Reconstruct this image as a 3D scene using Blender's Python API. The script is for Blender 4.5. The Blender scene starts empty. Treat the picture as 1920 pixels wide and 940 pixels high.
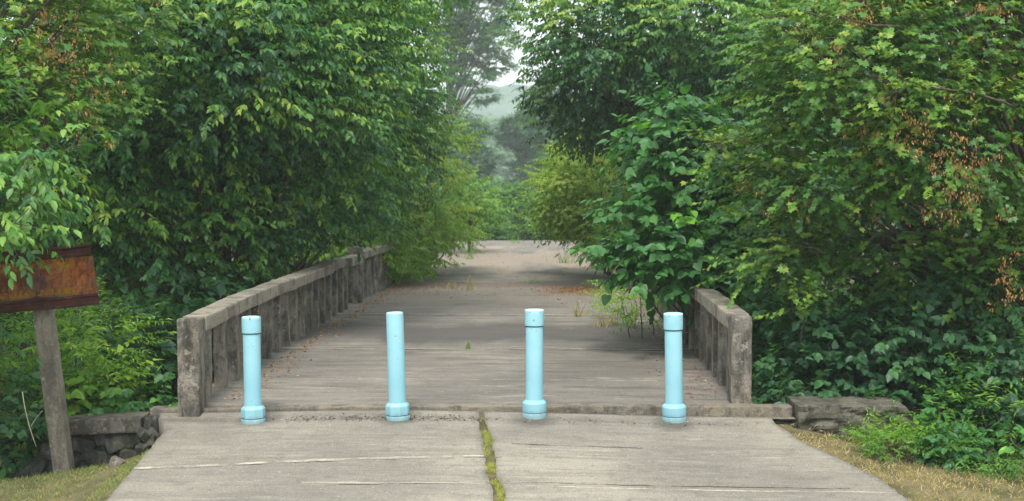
import bpy, bmesh, math, random
import numpy as np
from mathutils import Vector, Matrix, noise
R = math.radians
random.seed(7)
rng = np.random.default_rng(11)
S = bpy.context.scene
COL = S.collection

# ------------------------------------------------------------------ camera
FPX = 2400.0                      # focal length in pixels of the 1920 wide photograph
CAMZ = 2.05
cam = bpy.data.cameras.new('camera'); camo = bpy.data.objects.new('camera', cam); COL.objects.link(camo)
cam.sensor_width = 36; cam.lens = 36*FPX/1920
cam.clip_start = 0.1; cam.clip_end = 4000
YAW = math.atan((1020-960)/FPX); PIT = math.atan((470-355)/FPX)
camo.location = (0, 0, CAMZ); camo.rotation_euler = (math.pi/2-PIT, 0, YAW)
cam.dof.use_dof = True; cam.dof.focus_distance = 12.6; cam.dof.aperture_fstop = 2.6
S.camera = camo

# ------------------------------------------------------------------ light
w = bpy.data.worlds.new('World'); S.world = w; w.use_nodes = True
nt = w.node_tree; nt.nodes.clear()
SUN_EL, SUN_AZ = R(61), R(-172)       # azimuth measured from +Y towards +X: behind the camera, on the left
out = nt.nodes.new('ShaderNodeOutputWorld'); bg = nt.nodes.new('ShaderNodeBackground')
sky = nt.nodes.new('ShaderNodeTexSky'); sky.sky_type = 'NISHITA'; sky.sun_disc = False
sky.sun_elevation = SUN_EL; sky.sun_rotation = SUN_AZ; sky.air_density = 1.2; sky.dust_density = 4.0; sky.ozone_density = 1.0
tcn = nt.nodes.new('ShaderNodeTexCoord'); nz = nt.nodes.new('ShaderNodeTexNoise'); nz.inputs['Scale'].default_value = 2.2; nz.inputs['Detail'].default_value = 6
rp = nt.nodes.new('ShaderNodeValToRGB'); rp.color_ramp.elements[0].position = .3; rp.color_ramp.elements[1].position = .62
rp.color_ramp.elements[0].color = (.68, .68, .68, 1); rp.color_ramp.elements[1].color = (.92, .92, .92, 1)
mixw = nt.nodes.new('ShaderNodeMix'); mixw.data_type = 'RGBA'
mixw.inputs[7].default_value = (9.2, 9.9, 9.9, 1)     # thin bright cloud over the blue
L = nt.links.new
L(tcn.outputs['Generated'], nz.inputs['Vector']); L(nz.outputs['Fac'], rp.inputs['Fac']); L(rp.outputs['Color'], mixw.inputs[0])
L(sky.outputs['Color'], mixw.inputs[6]); L(mixw.outputs[2], bg.inputs['Color']); L(bg.outputs[0], out.inputs['Surface'])
bg.inputs['Strength'].default_value = 0.135
sl = bpy.data.lights.new('sun', 'SUN'); sl.energy = 2.7; sl.angle = R(14); sl.color = (1, .95, .86)
so = bpy.data.objects.new('sun', sl); COL.objects.link(so)
sd = Vector((math.sin(SUN_AZ)*math.cos(SUN_EL), math.cos(SUN_AZ)*math.cos(SUN_EL), math.sin(SUN_EL)))
so.rotation_euler = sd.to_track_quat('Z', 'Y').to_euler(); so.location = sd*60
vs = S.view_settings; vs.view_transform = 'Standard'; vs.look = 'None'; vs.exposure = 0.55; vs.gamma = 1; vs.use_curve_mapping = False
S.cycles.max_bounces = 8; S.cycles.diffuse_bounces = 4; S.cycles.transmission_bounces = 4; S.cycles.volume_bounces = 2
S.cycles.use_denoising = True

# ------------------------------------------------------------------ helpers
_rot = camo.rotation_euler.to_matrix()
def at(px, py, Y):
    """world point seen at photo pixel px,py at distance Y down the road"""
    d = _rot @ Vector(((px-960)/FPX, -(py-470)/FPX, -1))
    return Vector((0, 0, CAMZ)) + d*(Y/d.y)

def tag(o, label=None, cat=None, group=None, kind=None):
    for k, v in (('label', label), ('category', cat), ('group', group), ('kind', kind)):
        if v: o[k] = v
    return o
def empty(name, loc=(0, 0, 0)):
    o = bpy.data.objects.new(name, None); o.location = loc; o.empty_display_size = .2; COL.objects.link(o); return o
def link(name, me, parent=None, mat=None):
    o = bpy.data.objects.new(name, me); COL.objects.link(o)
    if mat: me.materials.append(mat)
    if parent:
        o.parent = parent; o.location = -parent.location if parent.type == 'EMPTY' and not parent.get('local') else (0, 0, 0)
    return o
def np_mesh(name, V, F, attrs=None, smooth=False):
    """V (n,3) F (m,3) triangles"""
    me = bpy.data.meshes.new(name); n = len(V); m = len(F)
    me.vertices.add(n); me.vertices.foreach_set('co', np.ascontiguousarray(V, dtype=np.float32).ravel())
    me.loops.add(m*3); me.loops.foreach_set('vertex_index', np.ascontiguousarray(F, dtype=np.int32).ravel())
    me.polygons.add(m); me.polygons.foreach_set('loop_start', np.arange(0, m*3, 3, dtype=np.int32))
    me.polygons.foreach_set('loop_total', np.full(m, 3, dtype=np.int32))
    if smooth: me.polygons.foreach_set('use_smooth', np.ones(m, dtype=bool))
    for k, a in (attrs or {}).items():
        at_ = me.attributes.new(k, 'FLOAT', 'POINT'); at_.data.foreach_set('value', np.ascontiguousarray(a, dtype=np.float32))
    me.update(calc_edges=True); return me

# ------------------------------------------------------------------ materials
def newmat(name):
    m = bpy.data.materials.new(name); m.use_nodes = True; n = m.node_tree; n.nodes.clear(); return m, n
class G:
    """tiny node graph builder"""
    def __init__(s, nt): s.nt = nt
    def n(s, t, **kw):
        x = s.nt.nodes.new(t)
        for k, v in kw.items():
            if hasattr(x, k): setattr(x, k, v)
            else: x.inputs[k].default_value = v
        return x
    def l(s, a, b): s.nt.links.new(a, b)
    def noise(s, vec, scale, detail=4, rough=.55, dist=0):
        x = s.n('ShaderNodeTexNoise'); x.inputs['Scale'].default_value = scale; x.inputs['Detail'].default_value = detail
        x.inputs['Roughness'].default_value = rough; x.inputs['Distortion'].default_value = dist
        if vec: s.l(vec, x.inputs['Vector'])
        return x.outputs['Fac']
    def ramp(s, fac, stops, interp='LINEAR'):
        x = s.n('ShaderNodeValToRGB'); cr = x.color_ramp; cr.interpolation = interp
        while len(cr.elements) < len(stops): cr.elements.new(.5)
        for e, (p, c) in zip(cr.elements, stops):
            e.position = p; e.color = (*c, 1) if isinstance(c, tuple) else (c, c, c, 1)
        s.l(fac, x.inputs['Fac']); return x.outputs['Color']
    def mix(s, f, a, b, mode='MIX'):
        x = s.n('ShaderNodeMix'); x.data_type = 'RGBA'; x.blend_type = mode
        for v, i in ((f, 0), (a, 6), (b, 7)):
            if isinstance(v, bpy.types.NodeSocket): s.l(v, x.inputs[i])
            elif isinstance(v, (int, float)): x.inputs[i].default_value = v if i == 0 else (v, v, v, 1)
            else: x.inputs[i].default_value = (*v, 1)
        return x.outputs[2]
    def math(s, op, a, b=None, clamp=False):
        x = s.n('ShaderNodeMath'); x.operation = op; x.use_clamp = clamp
        for v, i in ((a, 0), (b, 1)):
            if v is None: continue
            if isinstance(v, bpy.types.NodeSocket): s.l(v, x.inputs[i])
            else: x.inputs[i].default_value = v
        return x.outputs[0]
    def mapping(s, vec, scale=(1, 1, 1), rot=(0, 0, 0), loc=(0, 0, 0)):
        x = s.n('ShaderNodeMapping'); x.inputs['Scale'].default_value = scale; x.inputs['Rotation'].default_value = rot
        x.inputs['Location'].default_value = loc
        s.l(vec, x.inputs['Vector']); return x.outputs[0]
    def finish(s, col, rough=.9, bump=None, bstr=.3, bdist=.01, spec=.3, metal=0):
        p = s.n('ShaderNodeBsdfPrincipled'); o = s.n('ShaderNodeOutputMaterial')
        if isinstance(col, bpy.types.NodeSocket): s.l(col, p.inputs['Base Color'])
        else: p.inputs['Base Color'].default_value = (*col, 1)
        if isinstance(rough, bpy.types.NodeSocket): s.l(rough, p.inputs['Roughness'])
        else: p.inputs['Roughness'].default_value = rough
        p.inputs['Specular IOR Level'].default_value = spec; p.inputs['Metallic'].default_value = metal
        if bump is not None:
            b = s.n('ShaderNodeBump'); b.inputs['Strength'].default_value = bstr; b.inputs['Distance'].default_value = bdist
            s.l(bump, b.inputs['Height']); s.l(b.outputs[0], p.inputs['Normal'])
        s.l(p.outputs[0], o.inputs['Surface']); return p
def geo_pos(g): return g.n('ShaderNodeNewGeometry').outputs['Position']
def objc(g): return g.n('ShaderNodeTexCoord').outputs['Object']

def leaf_mat(name, stops, transl=.3, rough=.45):
    m, n = newmat(name); g = G(n)
    a = g.n('ShaderNodeAttribute'); a.attribute_name = 'rnd'
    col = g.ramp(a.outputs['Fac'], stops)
    big = g.noise(geo_pos(g), 1.3, 2)
    col = g.mix(g.math('MULTIPLY', big, .35), col, g.mix(1.0, col, (1.35, 1.12, .7), 'MULTIPLY'))
    p = g.n('ShaderNodeBsdfPrincipled'); g.l(col, p.inputs['Base Color']); p.inputs['Roughness'].default_value = rough
    p.inputs['Specular IOR Level'].default_value = .42
    t = g.n('ShaderNodeBsdfTranslucent'); g.l(g.mix(1.0, col, (1.5, 1.6, .6), 'MULTIPLY'), t.inputs['Color'])
    mx = g.n('ShaderNodeMixShader'); mx.inputs[0].default_value = transl
    g.l(p.outputs[0], mx.inputs[1]); g.l(t.outputs[0], mx.inputs[2])
    o = g.n('ShaderNodeOutputMaterial'); g.l(mx.outputs[0], o.inputs['Surface']); return m

M = {}
M['ash'] = leaf_mat('leaf_dark_green', [(0, (.018, .075, .038)), (.35, (.045, .15, .045)), (.7, (.12, .27, .05)), (1, (.25, .38, .06))])
M['ash2'] = leaf_mat('leaf_mid_green', [(0, (.03, .11, .04)), (.45, (.085, .225, .045)), (.8, (.17, .34, .05)), (1, (.28, .43, .06))])
M['maple'] = leaf_mat('leaf_maple', [(0, (.03, .095, .026)), (.4, (.055, .155, .03)), (.75, (.12, .25, .04)), (1, (.24, .33, .05))])
M['big'] = leaf_mat('leaf_broad', [(0, (.03, .11, .04)), (.6, (.055, .18, .05)), (.9, (.09, .27, .05)), (1, (.17, .42, .05))])
M['dark'] = leaf_mat('leaf_shrub_dark', [(0, (.018, .065, .035)), (.6, (.034, .11, .05)), (1, (.075, .20, .065))])
M['yellow'] = leaf_mat('leaf_yellow_green', [(0, (.11, .23, .04)), (.5, (.21, .35, .05)), (.85, (.31, .43, .06)), (1, (.42, .42, .09))], .35, .6)
M['pale'] = leaf_mat('leaf_pale_green', [(0, (.13, .25, .07)), (.5, (.23, .38, .09)), (.8, (.32, .45, .10)), (1, (.46, .42, .15))], .4, .6)
M['lime'] = leaf_mat('leaf_light_green', [(0, (.07, .18, .03)), (.5, (.15, .31, .04)), (1, (.29, .45, .06))], .35, .5)
M['far'] = leaf_mat('leaf_far_tree', [(0, (.03, .09, .055)), (.6, (.06, .15, .08)), (1, (.11, .22, .09))], .2, .7)
M['seed'] = leaf_mat('winged_seed', [(0, (.25, .11, .045)), (.5, (.40, .20, .085)), (1, (.52, .36, .16))], .3, .6)
M['grass'] = leaf_mat('grass_blade', [(0, (.10, .17, .045)), (.5, (.20, .25, .075)), (1, (.40, .34, .17))], .2, .7)
M['drygrass'] = leaf_mat('dry_grass_blade', [(0, (.2, .2, .07)), (.5, (.40, .32, .15)), (1, (.56, .44, .24))], .2, .8)
M['litter'] = leaf_mat('fallen_leaf', [(0, (.12, .06, .03)), (.5, (.3, .12, .05)), (1, (.42, .28, .14))], .1, .8)
M['moss'] = leaf_mat('moss_blade', [(0, (.17, .21, .05)), (.5, (.32, .36, .09)), (1, (.48, .46, .17))], .25, .8)

m, n = newmat('bark'); g = G(n); v = g.mapping(objc(g), (3, 3, .6))
f = g.noise(v, 9, 6, .65)
g.finish(g.ramp(f, [(.3, (.035, .028, .022)), (.7, (.15, .12, .09))]), .95, f, .8, .02); M['bark'] = m

def concrete(name, base, dark, stain, warm=(.30, .24, .17), streak=True):
    m, n = newmat(name); g = G(n); P = geo_pos(g)
    f1 = g.noise(P, 3.2, 8, .68); f2 = g.noise(P, 55, 4, .7); f3 = g.noise(g.mapping(P, (6, 6, 1.6)), 1.1, 7, .72, .6)
    c = g.mix(g.ramp(f1, [(.32, 0.), (.68, 1.)]), base, dark)
    c = g.mix(g.math('MULTIPLY', g.ramp(g.noise(P, 1.7, 5), [(.45, 0.), (.7, 1.)]), .5), c, warm)
    if streak: c = g.mix(g.math('MULTIPLY', g.ramp(f3, [(.46, 0.), (.62, 1.)]), .8), c, stain)
    c = g.mix(g.math('MULTIPLY', g.ramp(g.noise(g.mapping(P, (1, 1, .6)), 4.2, 9, .78), [(.49, 0.), (.58, 1.)]), .7), c, stain)
    c = g.mix(g.math('MULTIPLY', g.ramp(g.noise(P, 8, 6, .7), [(.60, 0.), (.66, 1.)]), .5), c, tuple(min(q*1.5, .5) for q in base))
    c = g.mix(.55, c, g.ramp(f2, [(.3, .55), (.75, 1.3)]), 'MULTIPLY')
    h = g.math('ADD', g.math('MULTIPLY', f2, .5), g.noise(P, 13, 8, .7))
    g.finish(c, .95, h, 1.0, .02, .2); return m
M['railc'] = concrete('weathered_rail_concrete', (.31, .28, .235), (.17, .155, .135), (.045, .042, .038))
M['railt'] = concrete('top_rail_concrete', (.36, .32, .265), (.24, .215, .18), (.11, .1, .085), (.34, .29, .22), streak=False)
M['postc'] = concrete('sign_post_concrete', (.24, .22, .18), (.18, .16, .13), (.10, .09, .075))
M['stone'] = concrete('rough_stone', (.13, .125, .11), (.065, .063, .058), (.025, .026, .024), (.09, .1, .05))
M['blockc'] = concrete('old_block_concrete', (.19, .175, .145), (.085, .078, .07), (.03, .028, .026), (.13, .13, .07), streak=False)
M['sillc'] = concrete('sill_concrete', (.25, .225, .185), (.17, .15, .125), (.08, .07, .06), streak=False)
M['rock'] = concrete('pale_rock', (.33, .29, .25), (.24, .21, .18), (.15, .13, .11))

def road_mat(name, approach):
    m, n = newmat(name); g = G(n); P = geo_pos(g)
    sep = g.n('ShaderNodeSeparateXYZ'); g.l(P, sep.inputs[0]); X, Y = sep.outputs[0], sep.outputs[1]
    stre = g.noise(g.mapping(P, (.30, 3.0, 1)) if approach else g.mapping(P, (.26, 1.5, 1)), 2.2, 9, .78, .35)      # brushed across the road
    stre2 = g.noise(g.mapping(P, (.7, 6, 1)) if approach else g.mapping(P, (.5, 3.0, 1)), 2.0, 7, .75, .3)
    patch = g.noise(P, .55, 6, .6, .4); fine = g.noise(P, 70, 5, .75); mid = g.noise(P, 7, 7, .7)
    if approach: c = g.mix(g.ramp(patch, [(.33, 0.), (.66, 1.)]), (.325, .295, .247), (.205, .187, .162))
    else: c = g.mix(g.ramp(patch, [(.36, 0.), (.62, 1.)]), (.27, .242, .21), (.175, .16, .145))
    c = g.mix(g.math('MULTIPLY', g.ramp(stre, [(.42, 0.), (.68, 1.)]), .6 if approach else .75), c, (.15, .132, .118) if not approach else (.185, .165, .14))
    c = g.mix(g.math('MULTIPLY', g.ramp(stre2, [(.56, 0.), (.70, 1.)]), .7), c, (.42, .39, .33))
    gro = g.noise(g.mapping(P, (.9, 9, 1) if approach else (.55, 4.2, 1), (0, 0, 0), (5, 3, 0)), 1.3, 8, .75, .4)
    c = g.mix(g.math('MULTIPLY', g.ramp(gro, [(.50, 0.), (.64, 1.)]), .30 if approach else .75), c, (.085, .078, .07))
    c = g.mix(g.math('MULTIPLY', g.ramp(g.noise(g.mapping(P, (.5, 1.4, 1)), 1.1, 6, .65), [(.5, 0.), (.68, 1.)]), .45), c, (.13, .12, .108))
    if not approach:
        # long dark bands and silt drifts lying across the bridge
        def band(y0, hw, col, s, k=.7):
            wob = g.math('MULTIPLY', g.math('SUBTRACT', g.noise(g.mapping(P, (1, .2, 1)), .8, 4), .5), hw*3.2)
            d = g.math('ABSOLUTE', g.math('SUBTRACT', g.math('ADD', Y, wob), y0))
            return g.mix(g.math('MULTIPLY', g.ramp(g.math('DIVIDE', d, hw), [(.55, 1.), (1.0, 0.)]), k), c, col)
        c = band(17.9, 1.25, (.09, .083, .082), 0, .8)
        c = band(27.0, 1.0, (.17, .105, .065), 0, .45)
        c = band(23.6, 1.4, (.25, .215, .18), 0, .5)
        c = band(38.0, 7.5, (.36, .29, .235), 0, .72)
        ms = g.math('MULTIPLY', g.ramp(g.noise(P, .8, 5), [(.5, 0.), (.6, 1.)]), .6)
        edge = g.ramp(g.math('ABSOLUTE', g.math('ADD', X, .72)), [(.0, 0.), (1., 1.)])
    if approach:
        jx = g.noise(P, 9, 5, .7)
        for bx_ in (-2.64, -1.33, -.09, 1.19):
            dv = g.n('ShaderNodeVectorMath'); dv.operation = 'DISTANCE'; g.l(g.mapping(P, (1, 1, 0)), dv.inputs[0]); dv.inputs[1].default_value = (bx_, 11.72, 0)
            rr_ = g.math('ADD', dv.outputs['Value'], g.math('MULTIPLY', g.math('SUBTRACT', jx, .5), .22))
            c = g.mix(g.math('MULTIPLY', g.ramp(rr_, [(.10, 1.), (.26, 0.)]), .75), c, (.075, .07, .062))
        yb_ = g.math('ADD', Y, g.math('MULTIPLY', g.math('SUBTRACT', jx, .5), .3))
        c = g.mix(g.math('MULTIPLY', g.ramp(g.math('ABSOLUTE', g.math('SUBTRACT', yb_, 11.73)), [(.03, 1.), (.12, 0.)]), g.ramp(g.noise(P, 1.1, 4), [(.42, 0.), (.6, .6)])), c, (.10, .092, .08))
    # dirt speckle
    c = g.mix(g.math('MULTIPLY', g.ramp(mid, [(.52, 0.), (.64, 1.)]), .35), c, (.12, .105, .09))
    c = g.mix(.75, c, g.ramp(fine, [(.3, .4), (.72, 1.4)]), 'MULTIPLY')
    c = g.mix(g.ramp(g.noise(P, 38, 2, .5), [(.70, 0.), (.74, .55)]), c, (.55, .52, .46))
    h = g.math('ADD', g.math('MULTIPLY', fine, .35), g.math('ADD', stre2, g.math('ADD', mid, g.math('MULTIPLY', gro, -1.0))))
    def crack(c, h, y0, x0, x1, slope, wd, col=(.05, .045, .04)):
        wob = g.math('MULTIPLY', g.math('SUBTRACT', g.noise(P, 2.2, 7, .72), .5), .11)
        yy = g.math('SUBTRACT', g.math('ADD', Y, g.math('ADD', wob, g.math('MULTIPLY', X, slope))), y0)
        d = g.math('ABSOLUTE', yy)
        f = g.ramp(g.math('DIVIDE', d, wd), [(.5, 1.), (1., 0.)])
        ends = g.math('MULTIPLY', g.math('GREATER_THAN', X, x0), g.math('LESS_THAN', X, x1))
        gaps = g.ramp(g.noise(P, 2.6, 6, .7), [(.42, .0), (.56, 1.)])
        f = g.math('MULTIPLY', g.math('MULTIPLY', f, ends), gaps)
        return g.mix(f, c, col), g.math('SUBTRACT', h, g.math('MULTIPLY', f, 2.5))
    if approach:
        c, h = crack(c, h, 10.62, -3.6, -.35, -.10, .016)
        c, h = crack(c, h, 10.66, -3.6, -.5, -.10, .03, (.46, .42, .35))  # pale line beside the joint: its lit edge, painted into the colour
        c, h = crack(c, h, 10.97, -.28, .85, 0, .014)
        c, h = crack(c, h, 9.93, -1.6, -.4, -.05, .013)
        c, h = crack(c, h, 9.98, -.3, 2.4, .0, .013)
        c, h = crack(c, h, 9.90, -1.9, 2.8, 0, .012, (.44, .40, .33))
    else:
        c, h = crack(c, h, 16.0, -3.4, 2, 0, .04)
        c, h = crack(c, h, 16.08, -3.4, 2, 0, .03, (.4, .37, .3))
        c, h = crack(c, h, 20.2, -3.4, 2, .02, .05)
        c, h = crack(c, h, 20.4, -3.4, 2, .02, .05, (.36, .32, .26))
        c, h = crack(c, h, 24.3, -3.4, 2, 0, .05)
        c, h = crack(c, h, 13.6, -2.0, 1.2, .03, .015, (.42, .38, .32))
        c, h = crack(c, h, 28.0, -3.4, 2, 0, .07)
    g.finish(c, .93, h, .55, .012, .25); return m
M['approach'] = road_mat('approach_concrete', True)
M['deck'] = road_mat('bridge_deck_concrete', False)

m, n = newmat('soil'); g = G(n); P = geo_pos(g); f = g.noise(P, 6, 8, .7)
c = g.ramp(f, [(.3, (.05, .042, .028)), (.55, (.11, .095, .05)), (.75, (.15, .145, .06))])
f2 = g.noise(P, .6, 4); c = g.mix(g.ramp(f2, [(.4, 0.), (.6, .6)]), c, (.045, .075, .025))
sy = g.n('ShaderNodeSeparateXYZ'); g.l(P, sy.inputs[0])
c = g.mix(g.math('MULTIPLY', g.math('LESS_THAN', sy.outputs[1], 12), g.ramp(g.noise(P, 3, 5), [(.38, .15), (.6, .8)])), c, (.20, .165, .09))
g.finish(c, 1, f, 1, .04, .1); M['soil'] = m
m, n = newmat('wooded_hill'); g = G(n); P = geo_pos(g); f = g.noise(P, .05, 10, .75)
g.finish(g.ramp(f, [(.35, (.03, .07, .06)), (.65, (.13, .20, .13))]), 1, f, 1, 4, .05); M['hill'] = m
m, n = newmat('debris'); g = G(n); P = geo_pos(g); f = g.noise(P, 40, 6, .7)
g.finish(g.ramp(f, [(.3, (.08, .07, .06)), (.7, (.3, .27, .22))]), 1, f, 1, .02, .2); M['debris'] = m

m, n = newmat('pale_blue_paint'); g = G(n); P = objc(g)
rnd = g.n('ShaderNodeObjectInfo').outputs['Random']
f = g.noise(P, 4, 5, .6)
c = g.mix(g.ramp(f, [(.35, 0.), (.7, 1.)]), (.225, .465, .56), (.27, .51, .575))
grime = g.noise(g.mapping(P, (14, 14, 2)), 1.5, 6, .7)
c = g.mix(g.math('MULTIPLY', g.ramp(grime, [(.55, 0.), (.72, 1.)]), .22), c, (.22, .48, .52))
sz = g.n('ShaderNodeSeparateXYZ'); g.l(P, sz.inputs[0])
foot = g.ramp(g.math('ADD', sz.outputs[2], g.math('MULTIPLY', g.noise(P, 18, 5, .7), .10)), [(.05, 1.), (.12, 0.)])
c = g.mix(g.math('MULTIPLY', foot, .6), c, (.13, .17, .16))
c = g.mix(g.math('MULTIPLY', g.ramp(g.noise(P, 7, 8, .8), [(.58, 0.), (.66, 1.)]), .35), c, (.46, .66, .70))
offs = g.n('ShaderNodeVectorMath'); offs.operation = 'ADD'; g.l(P, offs.inputs[0]); g.l(g.math('MULTIPLY', rnd, 40), offs.inputs[1])
chip = g.ramp(g.noise(offs.outputs[0], 24, 4, .6), [(.70, 0.), (.715, 1.)])
c = g.mix(chip, c, (.10, .11, .10))
g.finish(c, .42, g.math('SUBTRACT', g.noise(P, 12, 3), chip), .25, .004, .45); M['blue'] = m
m, n = newmat('blue_paint_seam'); g = G(n); g.finish((.03, .10, .13), .7); M['seam'] = m
m, n = newmat('blue_paint_chipped_cap'); g = G(n); P = objc(g)
chip = g.ramp(g.noise(P, 19, 4, .6), [(.60, 0.), (.63, 1.)])
c = g.mix(chip, (.42, .70, .74), (.06, .06, .055)); g.finish(c, .5, chip, .4, .004); M['cap'] = m

m, n = newmat('rusty_steel'); g = G(n); P = objc(g)
f = g.noise(P, 5, 9, .7, .3); f2 = g.noise(g.mapping(P, (5, 5, 1)), 3.5, 7, .7)
c = g.ramp(f, [(.25, (.10, .045, .03)), (.38, (.33, .10, .035)), (.5, (.58, .20, .05)), (.7, (.70, .34, .10))])
c = g.mix(g.math('MULTIPLY', g.ramp(f2, [(.45, 0.), (.62, 1.)]), .8), c, (.05, .024, .022))
c = g.mix(g.math('MULTIPLY', g.ramp(g.noise(P, 2.5, 4), [(.42, 0.), (.62, 1.)]), .6), c, (.10, .075, .09))
sp = g.n('ShaderNodeSeparateXYZ'); g.l(P, sp.inputs[0])
zt = g.math('SUBTRACT', sp.outputs[2], g.math('MULTIPLY', sp.outputs[0], .091))
for zc in (1.765, 1.525):
    dd = g.math('ABSOLUTE', g.math('SUBTRACT', zt, zc)); bnd = g.ramp(dd, [(.02, 1.), (.032, 0.)])
    fl = g.ramp(g.noise(g.mapping(P, (22, 22, 6)), 1.3, 6, .75), [(.44, 0.), (.52, 1.)])
    xm = g.math('LESS_THAN', sp.outputs[0], -4.24)
    c = g.mix(g.math('MULTIPLY', g.math('MULTIPLY', bnd, g.math('MULTIPLY', fl, xm)), .8), c, (.50, .27, .02))
for xc in (-4.32, -4.20, -4.26):
    sc_ = g.ramp(g.noise(g.mapping(P, (3, 3, 3), (0, 0, 0), (xc*9, 0, 0)), 3, 9, .8), [(.485, 0.), (.5, 1.), (.515, 0.)])
    c = g.mix(g.math('MULTIPLY', sc_, .7), c, (.02, .01, .01))
g.finish(c, .8, f, .6, .006, .35, .15); M['rust'] = m
m, n = newmat('dark_rusty_flange'); g = G(n); P = objc(g); f = g.noise(P, 9, 8, .7)
g.finish(g.ramp(f, [(.3, (.045, .02, .02)), (.6, (.13, .05, .04)), (.72, (.38, .16, .08))]), .8, f, .6, .006, .35, .15); M['rustd'] = m
m, n = newmat('flaking_yellow_paint'); g = G(n); P = objc(g); f = g.noise(g.mapping(P, (30, 30, 7)), 1.5, 6, .75)
g.finish(g.ramp(f, [(.38, (.11, .045, .02)), (.46, (.42, .19, .015)), (.62, (.62, .36, .02))]), .8, f, .3, .003); M['ypaint'] = m

# ------------------------------------------------------------------ terrain
def sm(a, b, x):
    t = min(max((x-a)/(b-a), 0), 1); return t*t*(3-2*t)
BCX = -.72
def zapp(x, y):                     # top of the approach slab
    t = 12-y
    return -.018 - .045*sm(-1.3, 1.6, x) - .02*sm(1.5, 3.4, -x) - .098*max(t, 0)*(1 if t < 3.2 else 3.2/t) - .012*((x+.35)/3)**2 - (.02 if t > .02 else 0)*sm(0, .3, t)
def H(x, y):
    nz_ = noise.noise(Vector((x*.5, y*.5, 0)))
    # around the approach
    zr = zapp(min(max(x, -3.4), 3), min(y, 11.9)) - .05
    side = max(-3.3-x, x-2.3, 0)
    za = zr - .10*side - .9*sm(1.5, 5, side) + .05*nz_
    if x < -3.3: za -= (.17*sm(0, .55, side))*sm(8.5, 10.5, y) + .10*sm(11.0, 11.8, y)*sm(0, .3, side)
    zf = -.14 + .06*nz_ - .8*sm(4, 9, abs(x-BCX))*(1-sm(60, 90, y)) 
    rav = -3.2 + .4*nz_
    if y < 20: z = za + (rav-za)*sm(12.3 if -3.8 < x < 2.6 else 11.6+.25*nz_, 14.6, y)
    else: z = rav + (zf-rav)*sm(25, 28.2, y)
    return z
def grid_mesh(xs, ys, zf):
    X, Y = np.meshgrid(xs, ys); Z = np.array([[zf(x, y) for x in xs] for y in ys])
    V = np.stack([X, Y, Z], -1).reshape(-1, 3); nx, ny = len(xs), len(ys)
    i = np.arange((ny-1)*(nx-1)); a = (i//(nx-1))*nx + i % (nx-1)
    F = np.concatenate([np.stack([a, a+1, a+nx+1], 1), np.stack([a, a+nx+1, a+nx], 1)])
    return V, F
xs = np.concatenate([[-900, -500, -250, -120, -60, -35, -22], np.arange(-16, 12, .3), [16, 25, 40, 70, 130, 260, 500, 900]])
ys = np.concatenate([[-12, -6, -2, 2, 5], np.arange(7, 31, .3), [33, 36, 40, 45, 50, 56, 64, 75, 90, 120, 170, 250, 400, 600, 900]])
V, F = grid_mesh(xs, ys, H)
o = link('ground', np_mesh('ground', V, F, smooth=True), None, M['soil']); tag(o, 'uneven dark soil ground below and around the bridge', 'ground', kind='structure')

# bridge deck with kerb-like front edge, the road running on behind it
def slab(name, mat, xs, ys, ztop, thick, label, jag=None, seed=0):
    nx, ny = len(xs), len(ys); V = []; 
    for y in ys:
        for x in xs:
            xx, yy = (x, y) if jag is None else jag(x, y)
            V.append((xx, yy, ztop(xx, yy)))
    top = len(V)
    F = []
    idx = lambda i, j: j*nx+i
    for j in range(ny-1):
        for i in range(nx-1):
            a, b, c, d = idx(i, j), idx(i+1, j), idx(i+1, j+1), idx(i, j+1); F += [(a, b, c), (a, c, d)]
    ring = [idx(i, 0) for i in range(nx)]+[idx(nx-1, j) for j in range(1, ny)]+[idx(i, ny-1) for i in range(nx-2, -1, -1)]+[idx(0, j) for j in range(ny-2, 0, -1)]
    k = len(ring); rr = random.Random(seed)
    for r in ring:
        x, y, z = V[r]; V.append((x+rr.uniform(-.008, .008), y+rr.uniform(-.012, .012), z-thick))
    for q in range(k):
        a, b = ring[q], ring[(q+1) % k]; c, d = top+(q+1) % k, top+q
        F += [(a, d, c), (a, c, b)]
    me = np_mesh(name, np.array(V), np.array(F)); o = link(name, me, None, mat)
    tag(o, label, 'road', kind='structure'); return o
def zdeck(x, y): return .0 + .008*noise.noise(Vector((x*1.2, y*1.2, 3))) + .05*math.sin(math.pi*min(max((y-12)/16, 0), 1)) - .012*((x-BCX)/2.6)**2*0
def jdeck(x, y):
    if y < 12.05 and False: y += .035*noise.noise(Vector((x*2.3, 1, 5))) + .015*noise.noise(Vector((x*9, 1, 5))) + (BCX-x)*-.012
    return x, y
slab('bridge_road', M['deck'], list(np.arange(-3.47, 2.03, .11)), [12.10, 12.2]+list(np.arange(12.3, 28.1, .3)), zdeck, .12,
     'old brown grey concrete bridge deck streaked across and stained', jdeck, 1)
def zroad(x, y): return -.006 + .02*noise.noise(Vector((x*.7, y*.3, 8))) - .05*sm(2.4, 3.6, abs(x-BCX)) - .02
slab('road', M['deck'], list(np.arange(-4.5, 3.2, .25)), list(np.arange(27.98, 52, .5)), zroad, .2, 'bare concrete road strewn with silt beyond the bridge', 
     lambda x, y: (x+.25*noise.noise(Vector((x, y*.4, 2))), y), 2)
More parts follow.
